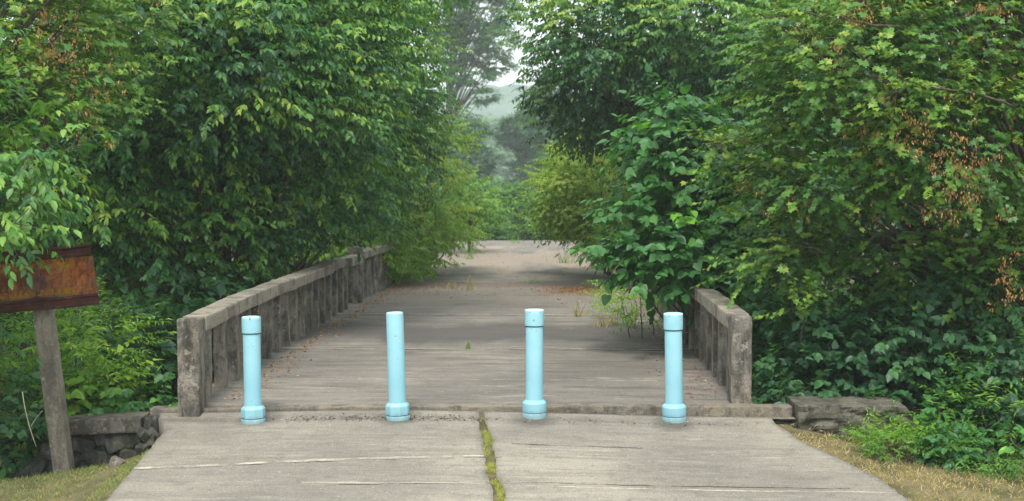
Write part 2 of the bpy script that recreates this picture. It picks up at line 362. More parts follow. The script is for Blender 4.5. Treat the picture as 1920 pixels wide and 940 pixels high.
# two approach slabs with an open crack between them
def crackx(y): return -.585 - .04*(11.9-y)*0 + (.28)*sm(11.95, 9.3, y)*0 + .105*(11.9-y) + .045*noise.noise(Vector((0, y*2.2, 1))) + .02*noise.noise(Vector((0, y*8, 1)))
def ledge(y):
    t = 11.9-y; return -3.62 + .20*sm(0, .5, t) + .10*sm(.3, 2.5, t) + .03*noise.noise(Vector((y*3, 0, 4))) + .015*noise.noise(Vector((y*11, 0, 4)))
def redge(y):
    t = 11.9-y; return float(np.interp(t, [-.1, 0, .35, .7, 1.1, 1.66, 2.2, 2.6, 7], [2.12, 2.14, 2.18, 2.28, 2.47, 2.69, 2.78, 2.87, 3.1]))+ .03*noise.noise(Vector((y*3, 2, 4)))+.015*noise.noise(Vector((y*13, 2, 4)))
ya = list(np.arange(5.0, 8, .25))+list(np.arange(8, 11.85, .07))+[11.9, 11.94]
def mk(lo, hi):
    def j(u, y): a, b = lo(y), hi(y); return a+(b-a)*u, y
    return j
wc = lambda y: .026+.022*sm(11.9, 11.3, y)+.012*noise.noise(Vector((3, y*5, 1)))
us = list(np.linspace(0, 1, 40))
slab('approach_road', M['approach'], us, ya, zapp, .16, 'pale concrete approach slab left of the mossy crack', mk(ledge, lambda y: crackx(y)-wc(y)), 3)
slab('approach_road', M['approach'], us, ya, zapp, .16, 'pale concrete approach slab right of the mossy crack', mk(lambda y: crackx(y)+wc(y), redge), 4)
V, F = grid_mesh(np.linspace(0, 1, 5), np.array(ya), lambda u, y: 0)
for v in V:
    a = crackx(v[1])-.07; v[0] = a+.14*v[0]; v[2] = zapp(v[0], v[1])-.035
o = link('crack_soil', np_mesh('crack_soil', V, F), None, M['soil']); tag(o, 'dark soil filling the long crack in the slab', 'soil', kind='structure')
V, F = grid_mesh(np.linspace(-3.7, 2.35, 60), np.array([11.90, 11.95, 12.02]), lambda x, y: -.09)
o = link('joint_soil', np_mesh('joint_soil', V, F), None, M['debris']); tag(o, 'grit filling the joint in front of the bridge deck', 'soil', kind='structure')

# ------------------------------------------------------------------ leaves
def T_simple():
    V = np.array([(0, 0, 0), (-.5, .42, .10), (.5, .42, .10), (0, .48, 0), (0, 1, -.12)], float); F = [(0, 2, 3), (0, 3, 1), (3, 2, 4), (1, 3, 4)]
    return V, np.array(F)
def T_oval():
    V = np.array([(0, 0, 0), (-.40, .22, .07), (-.46, .55, .07), (0, 1, -.14), (.46, .55, .07), (.40, .22, .07), (0, .25, 0), (0, .6, -.02)], float)
    F = [(0, 6, 1), (0, 5, 6), (1, 6, 7), (1, 7, 2), (6, 5, 4), (6, 4, 7), (2, 7, 3), (7, 4, 3)]
    return V, np.array(F)
def T_maple():
    out_ = [(0, 0), (.18, .12), (.52, .10), (.36, .34), (.56, .62), (.22, .58), (0, 1.0), (-.22, .58), (-.56, .62), (-.36, .34), (-.52, .10), (-.18, .12)]
    V = [(0, .36, 0)]+[(x, y, .12*abs(x)-.10*max(y-.5, 0)) for x, y in out_]; F = [(0, i, i % 12+1) for i in range(1, 13)]
    return np.array(V, float), np.array(F)
def T_heart():
    o_ = [(0, .06), (.22, -.03), (.44, .12), (.48, .38), (.30, .70), (0, 1.05), (-.30, .70), (-.48, .38), (-.44, .12), (-.22, -.03)]
    V = [(0, .4, -.04)]+[(x, y, .16*abs(x)-.16*max(y-.45, 0)) for x, y in o_]; F = [(0, i, i % 10+1) for i in range(1, 11)]
    return np.array(V, float), np.array(F)
def T_blade():
    V = np.array([(-.5, 0, 0), (.5, 0, 0), (0, .55, .05), (0, 1, -.05)], float); V[2, 0] = .35; V = np.vstack([V, [(-.35, .55, .05)]])
    return V, np.array([(0, 1, 2), (0, 2, 4), (4, 2, 3)])
TPL = dict(simple=T_simple(), oval=T_oval(), maple=T_maple(), heart=T_heart(), blade=T_blade())
def nrm(v): return v/np.maximum(np.linalg.norm(v, axis=-1, keepdims=True), 1e-9)
def place(tpl, P, D, N, ln, wd, rnd):
    """leaves: origin P, pointing D, facing N"""
    V, F = TPL[tpl]; n = len(P)
    y = nrm(D); z = nrm(N-(N*y).sum(1, keepdims=True)*y); x = np.cross(y, z)
    W = (P[:, None, :] + x[:, None, :]*(V[None, :, 0:1]*wd[:, None, None]) + y[:, None, :]*(V[None, :, 1:2]*ln[:, None, None])
         + z[:, None, :]*(V[None, :, 2:3]*ln[:, None, None]))
    k = len(V); FF = (F[None]+ (np.arange(n)*k)[:, None, None]).reshape(-1, 3)
    return W.reshape(-1, 3), FF, np.repeat(rnd, k)
class Leaves:
    def __init__(s): s.V = []; s.F = []; s.A = []; s.n = 0
    def add(s, V, F, A): s.V.append(V); s.F.append(F+s.n); s.A.append(A); s.n += len(V)
    def build(s, name, mat, parent=None):
        return link(name, np_mesh(name, np.concatenate(s.V), np.concatenate(s.F), {'rnd': np.concatenate(s.A)}), parent, mat)
class Tubes:
    def __init__(s): s.V = []; s.F = []; s.n = 0
    def tube(s, pts, rad, k=6):
        pts = np.array(pts, float); m = len(pts); t = nrm(np.gradient(pts, axis=0)); ref = np.array([.3, .9, .2]); ref = ref/np.linalg.norm(ref)
        a = nrm(np.cross(t, ref)); b = np.cross(t, a); an = np.linspace(0, 2*np.pi, k, endpoint=False)
        ring = pts[:, None]+(a[:, None]*np.cos(an)[None, :, None]+b[:, None]*np.sin(an)[None, :, None])*np.array(rad)[:, None, None]
        V = np.vstack([ring.reshape(-1, 3), pts[-1:], pts[:1]])
        F = []
        for i in range(m-1):
            for j in range(k):
                p, q = i*k+j, i*k+(j+1) % k; F += [(p, q, q+k), (p, q+k, p+k)]
        e = m*k
        for j in range(k): F += [((m-1)*k+j, (m-1)*k+(j+1) % k, e), ((j+1) % k, j, e+1)]
        s.V.append(V); s.F.append(np.array(F)+s.n); s.n += len(V)
    def build(s, name, mat, parent=None):
        return link(name, np_mesh(name, np.concatenate(s.V), np.concatenate(s.F), smooth=True), parent, mat)
def bez(a, c, b, n=7):
    t = np.linspace(0, 1, n)[:, None]; a, b, c = map(np.array, (a, b, c)); return (1-t)**2*a+2*t*(1-t)*c+t*t*b

STY = {   # template, leaf length, width ratio, leaves per spray, spray length, droop, side spread
 'ash':   ('oval', .098, .48, 9, .30, .62, .75),
 'maple': ('maple', .062, .95, 9, .24, .50, .9),
 'big':   ('heart', .125, .82, 7, .34, .40, .9),
 'fine':  ('simple', .06, .38, 12, .28, .40, .85),
 'shrub': ('heart', .085, .8, 7, .24, .42, .9),
 'far':   ('simple', .22, .55, 9, .60, .3, .9),
 'fern':  ('simple', .085, .26, 12, .36, .25, .95),
}
def sprays(LV, sty, P, D, bright, scale=1., twig=None, seedinto=None):
    """P,D (n,3): sprays of leaves starting at P heading D; bright (n,) base of the per leaf colour value"""
    tp, ll, wr, K, SL, droop, side = STY[sty]; n = len(P)
    ll *= scale; SL *= scale
    tipp = P+nrm(D)*SL*.6
    bad = ((tipp[:, 0] > -3.75) & (tipp[:, 0] < -1) & (tipp[:, 2] < 1.2) & (P[:, 1] > 11.4) & (P[:, 1] < 25.5)) | \
          ((P[:, 0] > -3.5) & (P[:, 0] < 2) & (P[:, 2] < .22) & (P[:, 1] > 11.8) & (P[:, 1] < 50)) | \
          ((P[:, 0] > 1.5) & (P[:, 0] < 2.15) & (P[:, 2] < .95) & (P[:, 1] > 11.8) & (P[:, 1] < 14.6))
    P = P[~bad]; D = D[~bad]; bright = bright[~bad]; n = len(P)
    if n == 0: return
    D = nrm(D); s = (np.arange(K)+.6)/K
    SLs = SL*rng.uniform(.7, 1.3, (n, 1, 1))
    base = P[:, None]+D[:, None]*s[None, :, None]*SLs
    base[:, :, 2] -= (s**2)[None]*SLs[:, :, 0]*rng.uniform(.1, .6, (n, 1))*droop
    sd_ = nrm(np.cross(D, np.array([0, 0, 1.])+rng.normal(0, .25, (n, 3))))
    sgn = np.where(np.arange(K) % 2 == 0, 1, -1)[None, :, None]
    ld = D[:, None]*rng.uniform(.3, .8, (n, K, 1))+sd_[:, None]*sgn*side+rng.normal(0, .22, (n, K, 3)); ld[:, -1] = D+rng.normal(0, .2, (n, 3))
    ld[:, :, 2] -= droop*rng.uniform(.5, 1.7, (n, K))
    nn = np.array([0, 0, 1.])[None, None]+D[:, None]*.55+rng.normal(0, .38, (n, K, 3))
    l = ll*rng.uniform(.6, 1.25, n*K)
    r = np.clip(np.repeat(bright, K)+rng.normal(0, .12, n*K), 0, 1)
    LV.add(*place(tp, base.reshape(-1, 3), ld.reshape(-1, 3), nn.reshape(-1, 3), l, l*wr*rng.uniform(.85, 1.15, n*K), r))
    if twig is not None:
        for i in range(0, n, 3):
            twig.tube(np.vstack([P[i:i+1]-D[i:i+1]*.12*scale, base[i, ::3]]), np.linspace(.005, .002, 1+len(base[i, ::3]))*max(scale, 1), 3)

def foliage(LV, sty, lobes, dens=1., scale=1., bright=.45, bvar=.2, twig=None, fill=1., seeds=None, seedp=0., zmin=-9, flat=.5, top=.12, cl=.34):
    """lobes: (centre, (rx,ry,rz)). Leaf clumps on the shell plus sparse filling. returns clump centres"""
    tips = []
    tp, ll, wr, K, SL, droop, side = STY[sty]
    for c, r in lobes:
        c = np.array(c); r = np.array(r, float); area = 4*math.pi*((r[0]*r[1])**1.6/3+(r[0]*r[2])**1.6/3+(r[1]*r[2])**1.6/3)**(1/1.6)
        cr = cl*scale; nc = max(int(area/(cr*cr)*.85*dens), 5)
        u = nrm(rng.normal(0, 1, (nc, 3)))
        keep = (u[:, 1] < .25) | (rng.random(nc) < .45)
        u = u[keep]; nc = len(u)
        lump = np.array([noise.noise(Vector(c+q*2.1)) for q in u])
        rad = 1.0+.30*lump+rng.uniform(-.28, .10, nc)
        C = c+u*r*rad[:, None]
        ok = C[:, 2] > zmin; C = C[ok]; u = u[ok]; nc = len(C)
        if nc == 0: continue
        tips.append(C)
        ns = 9
        off = rng.normal(0, 1, (nc, ns, 3))*np.array([1, 1, flat])*cr*.62
        D = nrm(off)*.8+u[:, None]*1.0+rng.normal(0, .25, (nc, ns, 3)); D[:, :, 2] = D[:, :, 2]*.5+.05
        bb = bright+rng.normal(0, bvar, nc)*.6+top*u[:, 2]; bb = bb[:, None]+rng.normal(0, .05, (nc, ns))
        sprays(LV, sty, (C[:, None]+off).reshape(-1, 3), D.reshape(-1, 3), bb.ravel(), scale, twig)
        if seeds is not None:
            sel = rng.random(nc) < seedp*(1+1.2*np.array([noise.noise(Vector(q*.9)) for q in C]))
            Cs = C[sel]; k = len(Cs)
            if k:
                kk = 26; base = (Cs+u[sel]*.20)[:, None]+rng.normal(0, 1, (k, kk, 3))*np.array([.11, .11, .09]); 
                dd = rng.normal(0, .35, (k, kk, 3))+np.array([0, 0, -1.]); nnn = rng.normal(0, 1, (k, kk, 3))
                l = rng.uniform(.035, .06, k*kk)
                seeds.add(*place('simple', base.reshape(-1, 3), dd.reshape(-1, 3), nnn.reshape(-1, 3), l, l*.42, np.clip(rng.normal(.5, .25, k*kk), 0, 1)))
        vol = 4/3*math.pi*r.prod(); nf = int(vol/(scale**3)*11*fill*dens)
        if nf:
            u2 = nrm(rng.normal(0, 1, (nf, 3)))*rng.uniform(.2, .9, (nf, 1))**.5
            P = c+u2*r; P = P[P[:, 2] > zmin]
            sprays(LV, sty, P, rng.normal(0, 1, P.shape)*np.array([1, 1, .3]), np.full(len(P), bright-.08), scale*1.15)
    return np.concatenate(tips) if tips else np.zeros((0, 3))

def bunches(SD, spots):
    for px, py, Y, rpx, rpy, cnt in spots:
        for _ in range(cnt):
            c = np.array(at(px+random.gauss(0, rpx*.5), py+random.gauss(0, rpy*.5), Y+random.uniform(-.12, .25))); kk = random.randint(8, 16); sp_ = random.uniform(.018, .035)
            base = c+rng.normal(0, 1, (kk, 3))*sp_*np.array([1, 1, 1.1]); l = rng.uniform(.022, .038, kk)
            SD.add(*place('simple', base, rng.normal(0, .35, (kk, 3))+np.array([0, 0, -1.]), rng.normal(0, 1, (kk, 3))+np.array([0, -1, .5]), l, l*.45, np.clip(rng.normal(.55, .25, kk), 0, 1)))
def tree(name, label, cat, base, lobes, sty, mat, group=None, trunk=.14, height=None, limbs=26, seeds=0., twigs=False, part='crown', stem='trunk', lean=(0, 0), spots=None, boughs=(), **kw):
    root = empty(name, base); tag(root, label, cat, group)
    LV = Leaves(); TB = Tubes(); SD = Leaves() if seeds else None
    tips = foliage(LV, sty, lobes, twig=TB if twigs else None, seeds=SD, seedp=seeds, **kw)
    if spots: bunches(SD, spots)
    zt = height if height else max(c[2] for c, r in lobes)
    b = np.array(base, float); t = b+np.array([lean[0], lean[1], zt-b[2]])
    tp = bez(b-np.array([0, 0, .3]), (b+t)/2+np.array([random.uniform(-.3, .3), random.uniform(-.3, .3), 0])*.7, t, 10)
    if trunk: TB.tube(tp, np.linspace(trunk, trunk*.25, 10)*(1+.0*tp[:, 0]), 9)
    if len(tips) and limbs:
        sel = tips[rng.choice(len(tips), min(limbs, len(tips)), replace=False)]
        for q in sel:
            k = min(max((q[2]-b[2])/(t[2]-b[2]+1e-6)*.75-.1, .12), .95); i = int(k*9); s0 = tp[i]
            mid = (s0+q)/2+np.array([0, 0, np.linalg.norm(q-s0)*.12]); pth = bez(s0, mid, q, 8); pth[1:-1] += rng.normal(0, .035, (6, 3))
            r0 = trunk*(.42 if trunk else 0)*(1-.5*k)+.004; TB.tube(pth, np.linspace(r0, .006*max(1, kw.get('scale', 1)), 8), 5)
    for (a_, b_, c_, r_) in boughs:
        a3, b3, c3 = (np.array(at(*q)) for q in (a_, b_, c_)); pth = bez(a3, b3, c3, 14); pth[1:] += rng.normal(0, .012, (13, 3)); TB.tube(pth, np.linspace(r_, .003, 14), 6)
        for q in range(3, 13):
            d = rng.normal(0, .3, 3)+(c3-a3)/np.linalg.norm(c3-a3)*.6; e = pth[q]+d*rng.uniform(.15, .4); TB.tube(bez(pth[q], (pth[q]+e)/2+np.array([0, 0, .03]), e, 4), np.linspace(.005, .002, 4), 4)
            pp = np.array([e, (pth[q]+e)/2]); sprays(LV, sty, pp, np.tile(d, (2, 1)), np.array([.75, .75]), 1.)
    LV.build(part, M[mat], root)
    if TB.V: TB.build(stem, M['bark'], root)
    if SD and SD.V: SD.build('seed_bunches', M['seed'], root)
    return root

def lob(px, py, Y, rx, ry, rd=None):
    """lobe centred at photo pixel px,py at distance Y, radii given in photo pixels at that distance"""
    s = Y/FPX; return (tuple(at(px, py, Y)), (rx*s, (rd if rd else (rx+ry)/2*s), ry*s))
def hit(px, py):
    y = 10.
    for _ in range(60):
        p = at(px, py, y); e = p.z-H(p.x, y); y += max(min(e*2.2, .4), -.4)
        y = min(max(y, 8.5), 12.2)
    return y
def G0(px, Y):
    p = at(px, 700, Y); return (p.x, Y, H(p.x, Y))

# ---- left side
tree('ash_tree', 'tall dark green tree with drooping leaves filling the left behind the near railing', 'tree', G0(420, 18.5),
     [lob(330, 110, 17.2, 250, 170), lob(560, 200, 18.6, 170, 150), lob(330, 400, 18.4, 210, 150), lob(520, 60, 18.4, 220, 150), lob(150, 350, 17.6, 170, 190), lob(600, 350, 19.6, 120, 120), lob(420, 250, 17.6, 120, 60), lob(250, 230, 17.0, 140, 60),
      lob(460, 480, 18.8, 120, 110), lob(400, -260, 19, 420, 220), lob(250, 560, 18.2, 130, 130)],
     'ash', 'ash', trunk=.2, limbs=60, bright=.46, bvar=.42, zmin=-2.6, scale=1.05, dens=1.15)
tree('ash_tree', 'dark green tree whose crown edge meets the sky gap left of the road', 'tree', G0(560, 27),
     [lob(682, 90, 25.5, 130, 140), lob(650, 260, 26.5, 140, 130), lob(724, 210, 27.5, 85, 110), lob(560, 340, 27.5, 150, 140), lob(660, 380, 27.5, 90, 60), lob(640, -120, 28, 220, 150),
      lob(752, 40, 28, 60, 60), lob(480, 120, 27, 150, 200)],
     'ash', 'ash2', trunk=.2, limbs=50, bright=.44, bvar=.36, zmin=-2.6, scale=1.2, top=.2)
tree('maple_tree', 'yellow green tree hung with orange seeds at the top left', 'tree', G0(-120, 12.5),
     [lob(60, 60, 12.6, 120, 110), lob(130, 170, 12.6, 75, 80), lob(20, 230, 12.2, 100, 100), lob(-160, 120, 12.4, 180, 260), lob(220, 40, 13.5, 110, 60), lob(0, -200, 13, 330, 150)],
     'maple', 'maple', trunk=.15, limbs=40, bright=.62, bvar=.3, seeds=.2, spots=[(110, 40, 12.15, 70, 45, 16), (120, 90, 12.1, 90, 40, 18), (165, 220, 12.1, 55, 60, 20), (80, 365, 11.2, 30, 20, 6)], zmin=-1, twigs=True)
tree('ash_tree', 'leafy tree reaching in from the left edge over the rusty sign', 'tree', G0(-190, 11.2),
     [lob(10, 312, 11.0, 62, 62), lob(-100, 350, 10.9, 115, 80), lob(60, 270, 11.2, 60, 45), lob(-150, 200, 11.2, 130, 160), lob(-12, 415, 10.7, 34, 16), lob(-190, 560, 11.1, 110, 110)],
     'ash', 'ash', trunk=.12, limbs=26, bright=.55, bvar=.25, zmin=-.4, twigs=True, scale=1.05, fill=.6)
# ---- left shrubs behind sign and wall
FL = 'leafy bushes behind the rusty sign'
for px, py, Y, rx, ry, sty, mt, br, lab in [
    (150, 640, 13.2, 75, 60, 'fern', 'lime', .62, 'bright feathery bush right of the sign post'),
    (40, 660, 12.9, 80, 70, 'fern', 'lime', .3, 'feathery green bush left of the sign post'),
    (170, 745, 12.7, 60, 50, 'shrub', 'lime', .5, 'low broad leaved bush just above the left stone wall'),
    (262, 735, 12.9, 45, 48, 'shrub', 'big', .6, 'round leafy bush between stone wall and left railing post'),
    (30, 790, 12.2, 65, 70, 'shrub', 'dark', .7, 'dark bush at the far left edge below the sign'),
    (265, 640, 14.6, 65, 70, 'shrub', 'dark', .6, 'dark bush behind the left railing end post')]:
    z = H(at(px, py, Y).x, Y)
    c = at(px, py, Y); lo = [lob(px, py, Y, rx, ry), ((c.x, c.y+.15, (c.z+z)/2-.15), (rx*Y/FPX*.8, .35, max((c.z-z)/2, .2)))]
    tree('bush', lab, 'bush', (c.x, Y, z), lo, sty, mt, FL, trunk=.02, limbs=12, bright=br, bvar=.25, cl=.24, part='foliage', stem='stems', zmin=z-.1, flat=.7)
tree('bush', 'yellow green bush spilling over the far end of the left railing', 'bush', G0(700, 27.2),
     [lob(690, 470, 26.5, 50, 32), lob(745, 480, 27.5, 45, 42), lob(792, 462, 29, 26, 36), lob(720, 520, 28, 50, 40), lob(640, 470, 25, 40, 22)], 'ash', 'lime', trunk=.03, limbs=16, bright=.55, cl=.3, part='foliage', stem='stems', zmin=-3)
tree('young_tree', 'pale yellow green young tree beside the far end of the left railing', 'tree', G0(800, 31),
     [lob(810, 390, 31, 58, 75), lob(835, 290, 32, 28, 55), lob(770, 420, 30.5, 45, 50), lob(838, 412, 33, 30, 34), lob(735, 400, 31, 60, 60), lob(800, 468, 31, 24, 28)],
     'ash', 'pale', trunk=.06, limbs=26, bright=.5, bvar=.35, zmin=-.3, scale=1.1)
tree('young_tree', 'light green sapling standing behind the pale young tree on the left', 'tree', G0(880, 42),
     [lob(868, 392, 42, 44, 34), lob(900, 372, 43, 32, 20), lob(860, 350, 42, 34, 34)], 'ash', 'lime', trunk=.06, limbs=14, bright=.3, zmin=-.3, scale=1.5)
# ---- right side
tree('ash_tree', 'tall dark tree overhanging the road from the right in the middle distance', 'tree', G0(1290, 27),
     [lob(1150, 60, 25, 135, 105), lob(1082, 130, 26, 75, 85), lob(1120, 190, 26.8, 100, 70), lob(1270, 200, 26.8, 160, 120), lob(1330, 40, 24.6, 170, 120), lob(1028, 35, 27, 48, 55),
      lob(1260, -130, 26, 240, 120), lob(1340, 330, 27, 160, 130), lob(1480, 180, 24, 150, 200)],
     'ash', 'ash', trunk=.22, limbs=60, bright=.44, bvar=.38, zmin=-2.6, scale=1.15, top=.25)
tree('bush', 'rounded yellow green bush leaning over the right side of the road', 'bush', G0(1140, 31),
     [lob(1110, 350, 31, 80, 75), lob(1138, 410, 30.5, 68, 60), lob(1055, 370, 31, 48, 62), lob(1080, 300, 32, 50, 36), lob(1062, 400, 31, 40, 34), lob(1172, 460, 29, 46, 36)],
     'ash', 'yellow', trunk=.05, limbs=26, bright=.55, dens=1.3, bvar=.25, part='foliage', stem='stems', scale=.85, zmin=-.3, cl=.36)
tree('mulberry_bush', 'tall broad leaved bush growing over the middle of the right railing', 'bush', G0(1370, 17),
     [lob(1270, 300, 16.5, 62, 80), lob(1262, 225, 16.5, 26, 36), lob(1330, 400, 16.5, 110, 90), lob(1262, 430, 16, 72, 76), lob(1225, 470, 15.8, 46, 44), lob(1310, 490, 15.6, 80, 48),
      lob(1178, 490, 15.6, 22, 16), lob(1400, 480, 16.2, 100, 100), lob(1215, 265, 16.4, 24, 20), lob(1265, 505, 15.4, 36, 24), lob(1420, 380, 17.5, 110, 110)],
     'big', 'big', trunk=.06, limbs=50, bright=.5, bvar=.35, part='foliage', stem='stems', zmin=-2.6, cl=.3, fill=.8)
tree('bush', 'thin yellow green weed bush between road and right railing', 'bush', G0(1200, 17.8),
     [lob(1190, 560, 19, 34, 36), lob(1165, 535, 20, 22, 24), lob(1210, 600, 17, 30, 18)], 'fine', 'lime', trunk=.02, limbs=12, bright=.6, part='foliage', stem='stems', zmin=.02, scale=1.1, cl=.24)
tree('maple_tree', 'large maple hung with orange winged seeds filling the right side', 'tree', G0(2000, 15.5),
     [lob(1620, 110, 12.8, 200, 110), lob(1500, 70, 13.2, 110, 70), lob(1800, 270, 12.5, 160, 110), lob(1560, 320, 13.2, 150, 80), lob(1650, 220, 12.9, 160, 70), lob(1420, 280, 13.8, 70, 45), lob(1700, 460, 14.2, 190, 120),
      lob(1520, 480, 13.4, 100, 40), lob(1870, 520, 13.6, 140, 150), lob(1480, 430, 14, 80, 60), lob(1850, 60, 13.4, 180, 140), lob(1500, 160, 13.4, 100, 32), lob(1750, -180, 14, 380, 150), lob(1360, 275, 14, 34, 20)],
     'maple', 'maple', trunk=.2, limbs=90, bright=.5, bvar=.4, seeds=.12, spots=[(1760, 290, 11.75, 120, 70, 44), (1820, 350, 11.8, 90, 70, 28), (1700, 240, 11.95, 70, 50, 16), (1610, 30, 12.2, 60, 40, 16), (1560, 100, 12.3, 60, 50, 10), (1390, 345, 13.3, 16, 16, 5), (1890, 540, 12.2, 30, 50, 16), (1840, 20, 12.3, 60, 30, 12), (1480, 380, 12.7, 60, 40, 7), (1650, 260, 12.2, 60, 40, 12)], boughs=[((1740, 190, 12.5), (1600, 110, 12.2), (1395, 118, 12.6), .014), ((1700, 60, 12.4), (1560, 20, 12.0), (1450, 30, 12.4), .012), ((1620, 330, 12.9), (1480, 260, 12.7), (1320, 272, 13.2), .012), ((1560, 480, 13.2), (1450, 430, 12.9), (1400, 520, 13.0), .010), ((1500, 640, 12.9), (1530, 560, 12.6), (1480, 590, 12.8), .012), ((1900, 200, 12.0), (1780, 150, 11.7), (1660, 170, 11.9), .012)], zmin=-1.2, twigs=True, dens=1.2, flat=.4, top=.25)
RB = 'dark leafy bushes under the maple on the right'
for px, py, Y, rx, ry, sty, mt, br, lab in [
    (1480, 640, 13.6, 85, 80, 'shrub', 'dark', .7, 'glossy dark bush right behind the right railing end post'),
    (1620, 680, 13.3, 110, 85, 'shrub', 'dark', .5, 'dark bush above the tilted concrete block'),
    (1780, 660, 13.2, 110, 100, 'shrub', 'dark', .5, 'dark bush at the right below the orange seeds'),
    (1900, 720, 12.6, 80, 90, 'shrub', 'dark', .55, 'dark bush at the right edge of the picture'),
    (1500, 740, 12.8, 70, 40, 'shrub', 'dark', .6, 'low dark bush between right railing post and concrete block'),
    (1740, 790, 12.2, 60, 40, 'shrub', 'big', .4, 'low green bush right of the slanted concrete block'),
    (1840, 800, 11.9, 80, 55, 'fern', 'lime', .05, 'feathery weeds behind the dry grass on the right'),
    (1920, 850, 11.2, 40, 36, 'shrub', 'big', .3, 'small green bush in the lower right corner'),
    (1680, 838, hit(1680, 858), 38, 16, 'fern', 'lime', .2, 'feathery weeds at the corner where slab and dry grass meet'),
    (1785, 842, hit(1785, 866), 46, 16, 'shrub', 'big', .2, 'leafy weeds at the far side of the dry grass'),
    (1860, 856, hit(1860, 882), 46, 18, 'fern', 'lime', .1, 'feathery weeds behind the dry grass near the right edge'),
    (1640, 830, 11.65, 36, 16, 'fern', 'lime', .35, 'tuft of grey green weeds in front of the concrete block'),
    (1740, 836, 11.6, 50, 16, 'shrub', 'lime', .2, 'low leafy weeds edging the dry grass on the right')]:
    c = at(px, py, Y); z = H(c.x, Y)
    lo = [lob(px, py, Y, rx, ry)]
    if c.z-z > .5: lo.append(((c.x, c.y+.2, (c.z+z)/2-.1), (rx*Y/FPX*.8, .45, (c.z-z)/2)))
    low = ry < 30
    tree('bush', lab, 'bush', (c.x, Y, z), lo, sty, mt, RB, trunk=.015, limbs=10, bright=br, bvar=.25, cl=.15 if low else .26, scale=.6 if low else .95, part='foliage', stem='stems', zmin=z-.05, flat=.7)

tree('ash_tree', 'dark tree standing behind the maple at the far right', 'tree', (8.6, 15.5, H(8.6, 15.5)), [((8.0, 15.5, 1.5), (1.9, 1.6, 2.6)), ((8.4, 14.5, 4.2), (2.2, 1.9, 1.6)), ((7.2, 16.5, 3.2), (1.8, 1.6, 2.2))],
     'ash', 'ash', trunk=.16, limbs=20, bright=.35, zmin=-2.8, scale=1.5)
# ---- background row that closes the wood behind
BG = 'trees standing in the wood behind'
for i, (px, py, Y, rx, ry, mt, lab) in enumerate([
    (300, 60, 34, 260, 330, 'ash', 'tall tree deep in the wood on the far left'), (620, 200, 40, 160, 260, 'ash', 'tree behind the left crown beside the sky gap'),
    (30, 200, 26, 200, 330, 'dark', 'shaded tree behind the seed hung tree at the left edge'), (1300, 160, 40, 150, 260, 'ash', 'tree behind the dark crown right of the road'),
    (1520, 120, 33, 190, 330, 'dark', 'shaded tree behind the maple branches'), (1780, 150, 27, 220, 360, 'dark', 'shaded tree deep behind the maple at the right')]):
    base = G0(px, Y); c = at(px, py, Y)
    tree('background_tree', lab, 'tree', base, [lob(px, py, Y, rx, ry), lob(px-60, py+200, Y-1, rx*.8, ry*.6)], 'ash', mt, BG, trunk=.25, limbs=12, scale=2.2, bright=.3, bvar=.2, zmin=-2.8, dens=1.0)
for px, Y, lab in [(600, 22, 'dark bush under the left trees beyond mid railing'), (480, 17, 'dark bush behind the near left railing'), (380, 15.4, 'dark bush beside the left railing end'),
                   (1420, 20, 'dark bush behind the broad leaved bush'), (1560, 16, 'dark bush in the ravine under the maple')]:
    c = at(px, 560, Y); z = H(c.x, Y)
    tree('bush', lab, 'bush', (c.x, Y, z), [((c.x-.3 if px < 900 else c.x+.3, Y, (c.z+z)/2), (1.3, 1.3, (c.z-z)/2+.1))], 'shrub', 'dark', 'dark bushes in the ravine beside the bridge', trunk=.03, limbs=8, scale=1.5, bright=.4, part='foliage', stem='stems', zmin=z)

# ---- far end of the road
FE = 'hazy trees beyond the end of the road'
def far(lab, Y, lobes, mt='far', br=.4, sc=1.2, limbs=24, trunk=.16, dens=.9, flat=.35, fill=.6, cl=.34, sty='far', gx=None, lean=(0, 0), height=None):
    if Y > 59: Y *= 1.6; sc *= 1.6; trunk *= 1.5; lean = (lean[0]*1.6, 0)
    if sty == 'far': sc *= .62; dens *= .6
    px = gx if gx is not None else lobes[0][0]
    p = at(px, 400, Y); base = (p.x, Y, H(p.x, Y))
    return tree('far_tree', lab, 'tree', base, [lob(a, b, Y+dy, rx, ry) for a, b, rx, ry, dy in lobes], sty, mt, FE, trunk=trunk, limbs=limbs, scale=sc, bright=br, bvar=.25, dens=dens, flat=flat, fill=fill, cl=cl, zmin=-.4, lean=lean, height=height)
far('tall open branched tree rising into the sky in the gap', 66, [(900, 20, 62, 34, 0), (860, 90, 52, 30, 1), (935, 75, 34, 24, -1), (880, 140, 44, 15, 0), (900, -60, 90, 60, 0), (905, 180, 26, 9, 0), (930, 120, 30, 12, 2), (835, 30, 40, 50, 1)],
    mt='ash', sc=.9, limbs=70, trunk=.16, dens=.62, flat=.22, fill=.18, gx=815, lean=(1.5, 0))
far('dark tree with level boughs left of the misty valley', 62, [(880, 245, 34, 18, 0), (888, 300, 40, 22, 0), (860, 270, 30, 50, 1), (875, 350, 36, 26, 0)], sc=.9, dens=.8, flat=.25, gx=860)
far('slim grey green tree in the middle of the misty valley', 72, [(985, 250, 42, 36, 0), (1005, 215, 26, 24, 1), (960, 245, 30, 20, 0), (990, 320, 34, 26, 0), (970, 370, 48, 34, 0)], sc=.85, dens=.55, flat=.3, fill=.25, gx=985, limbs=40)
far('grey brown tree beside the dark crown right of the gap', 60, [(1030, 225, 34, 42, 0), (1045, 300, 40, 60, 0), (1040, 170, 26, 30, 1)], sc=.9, dens=.9, gx=1040)
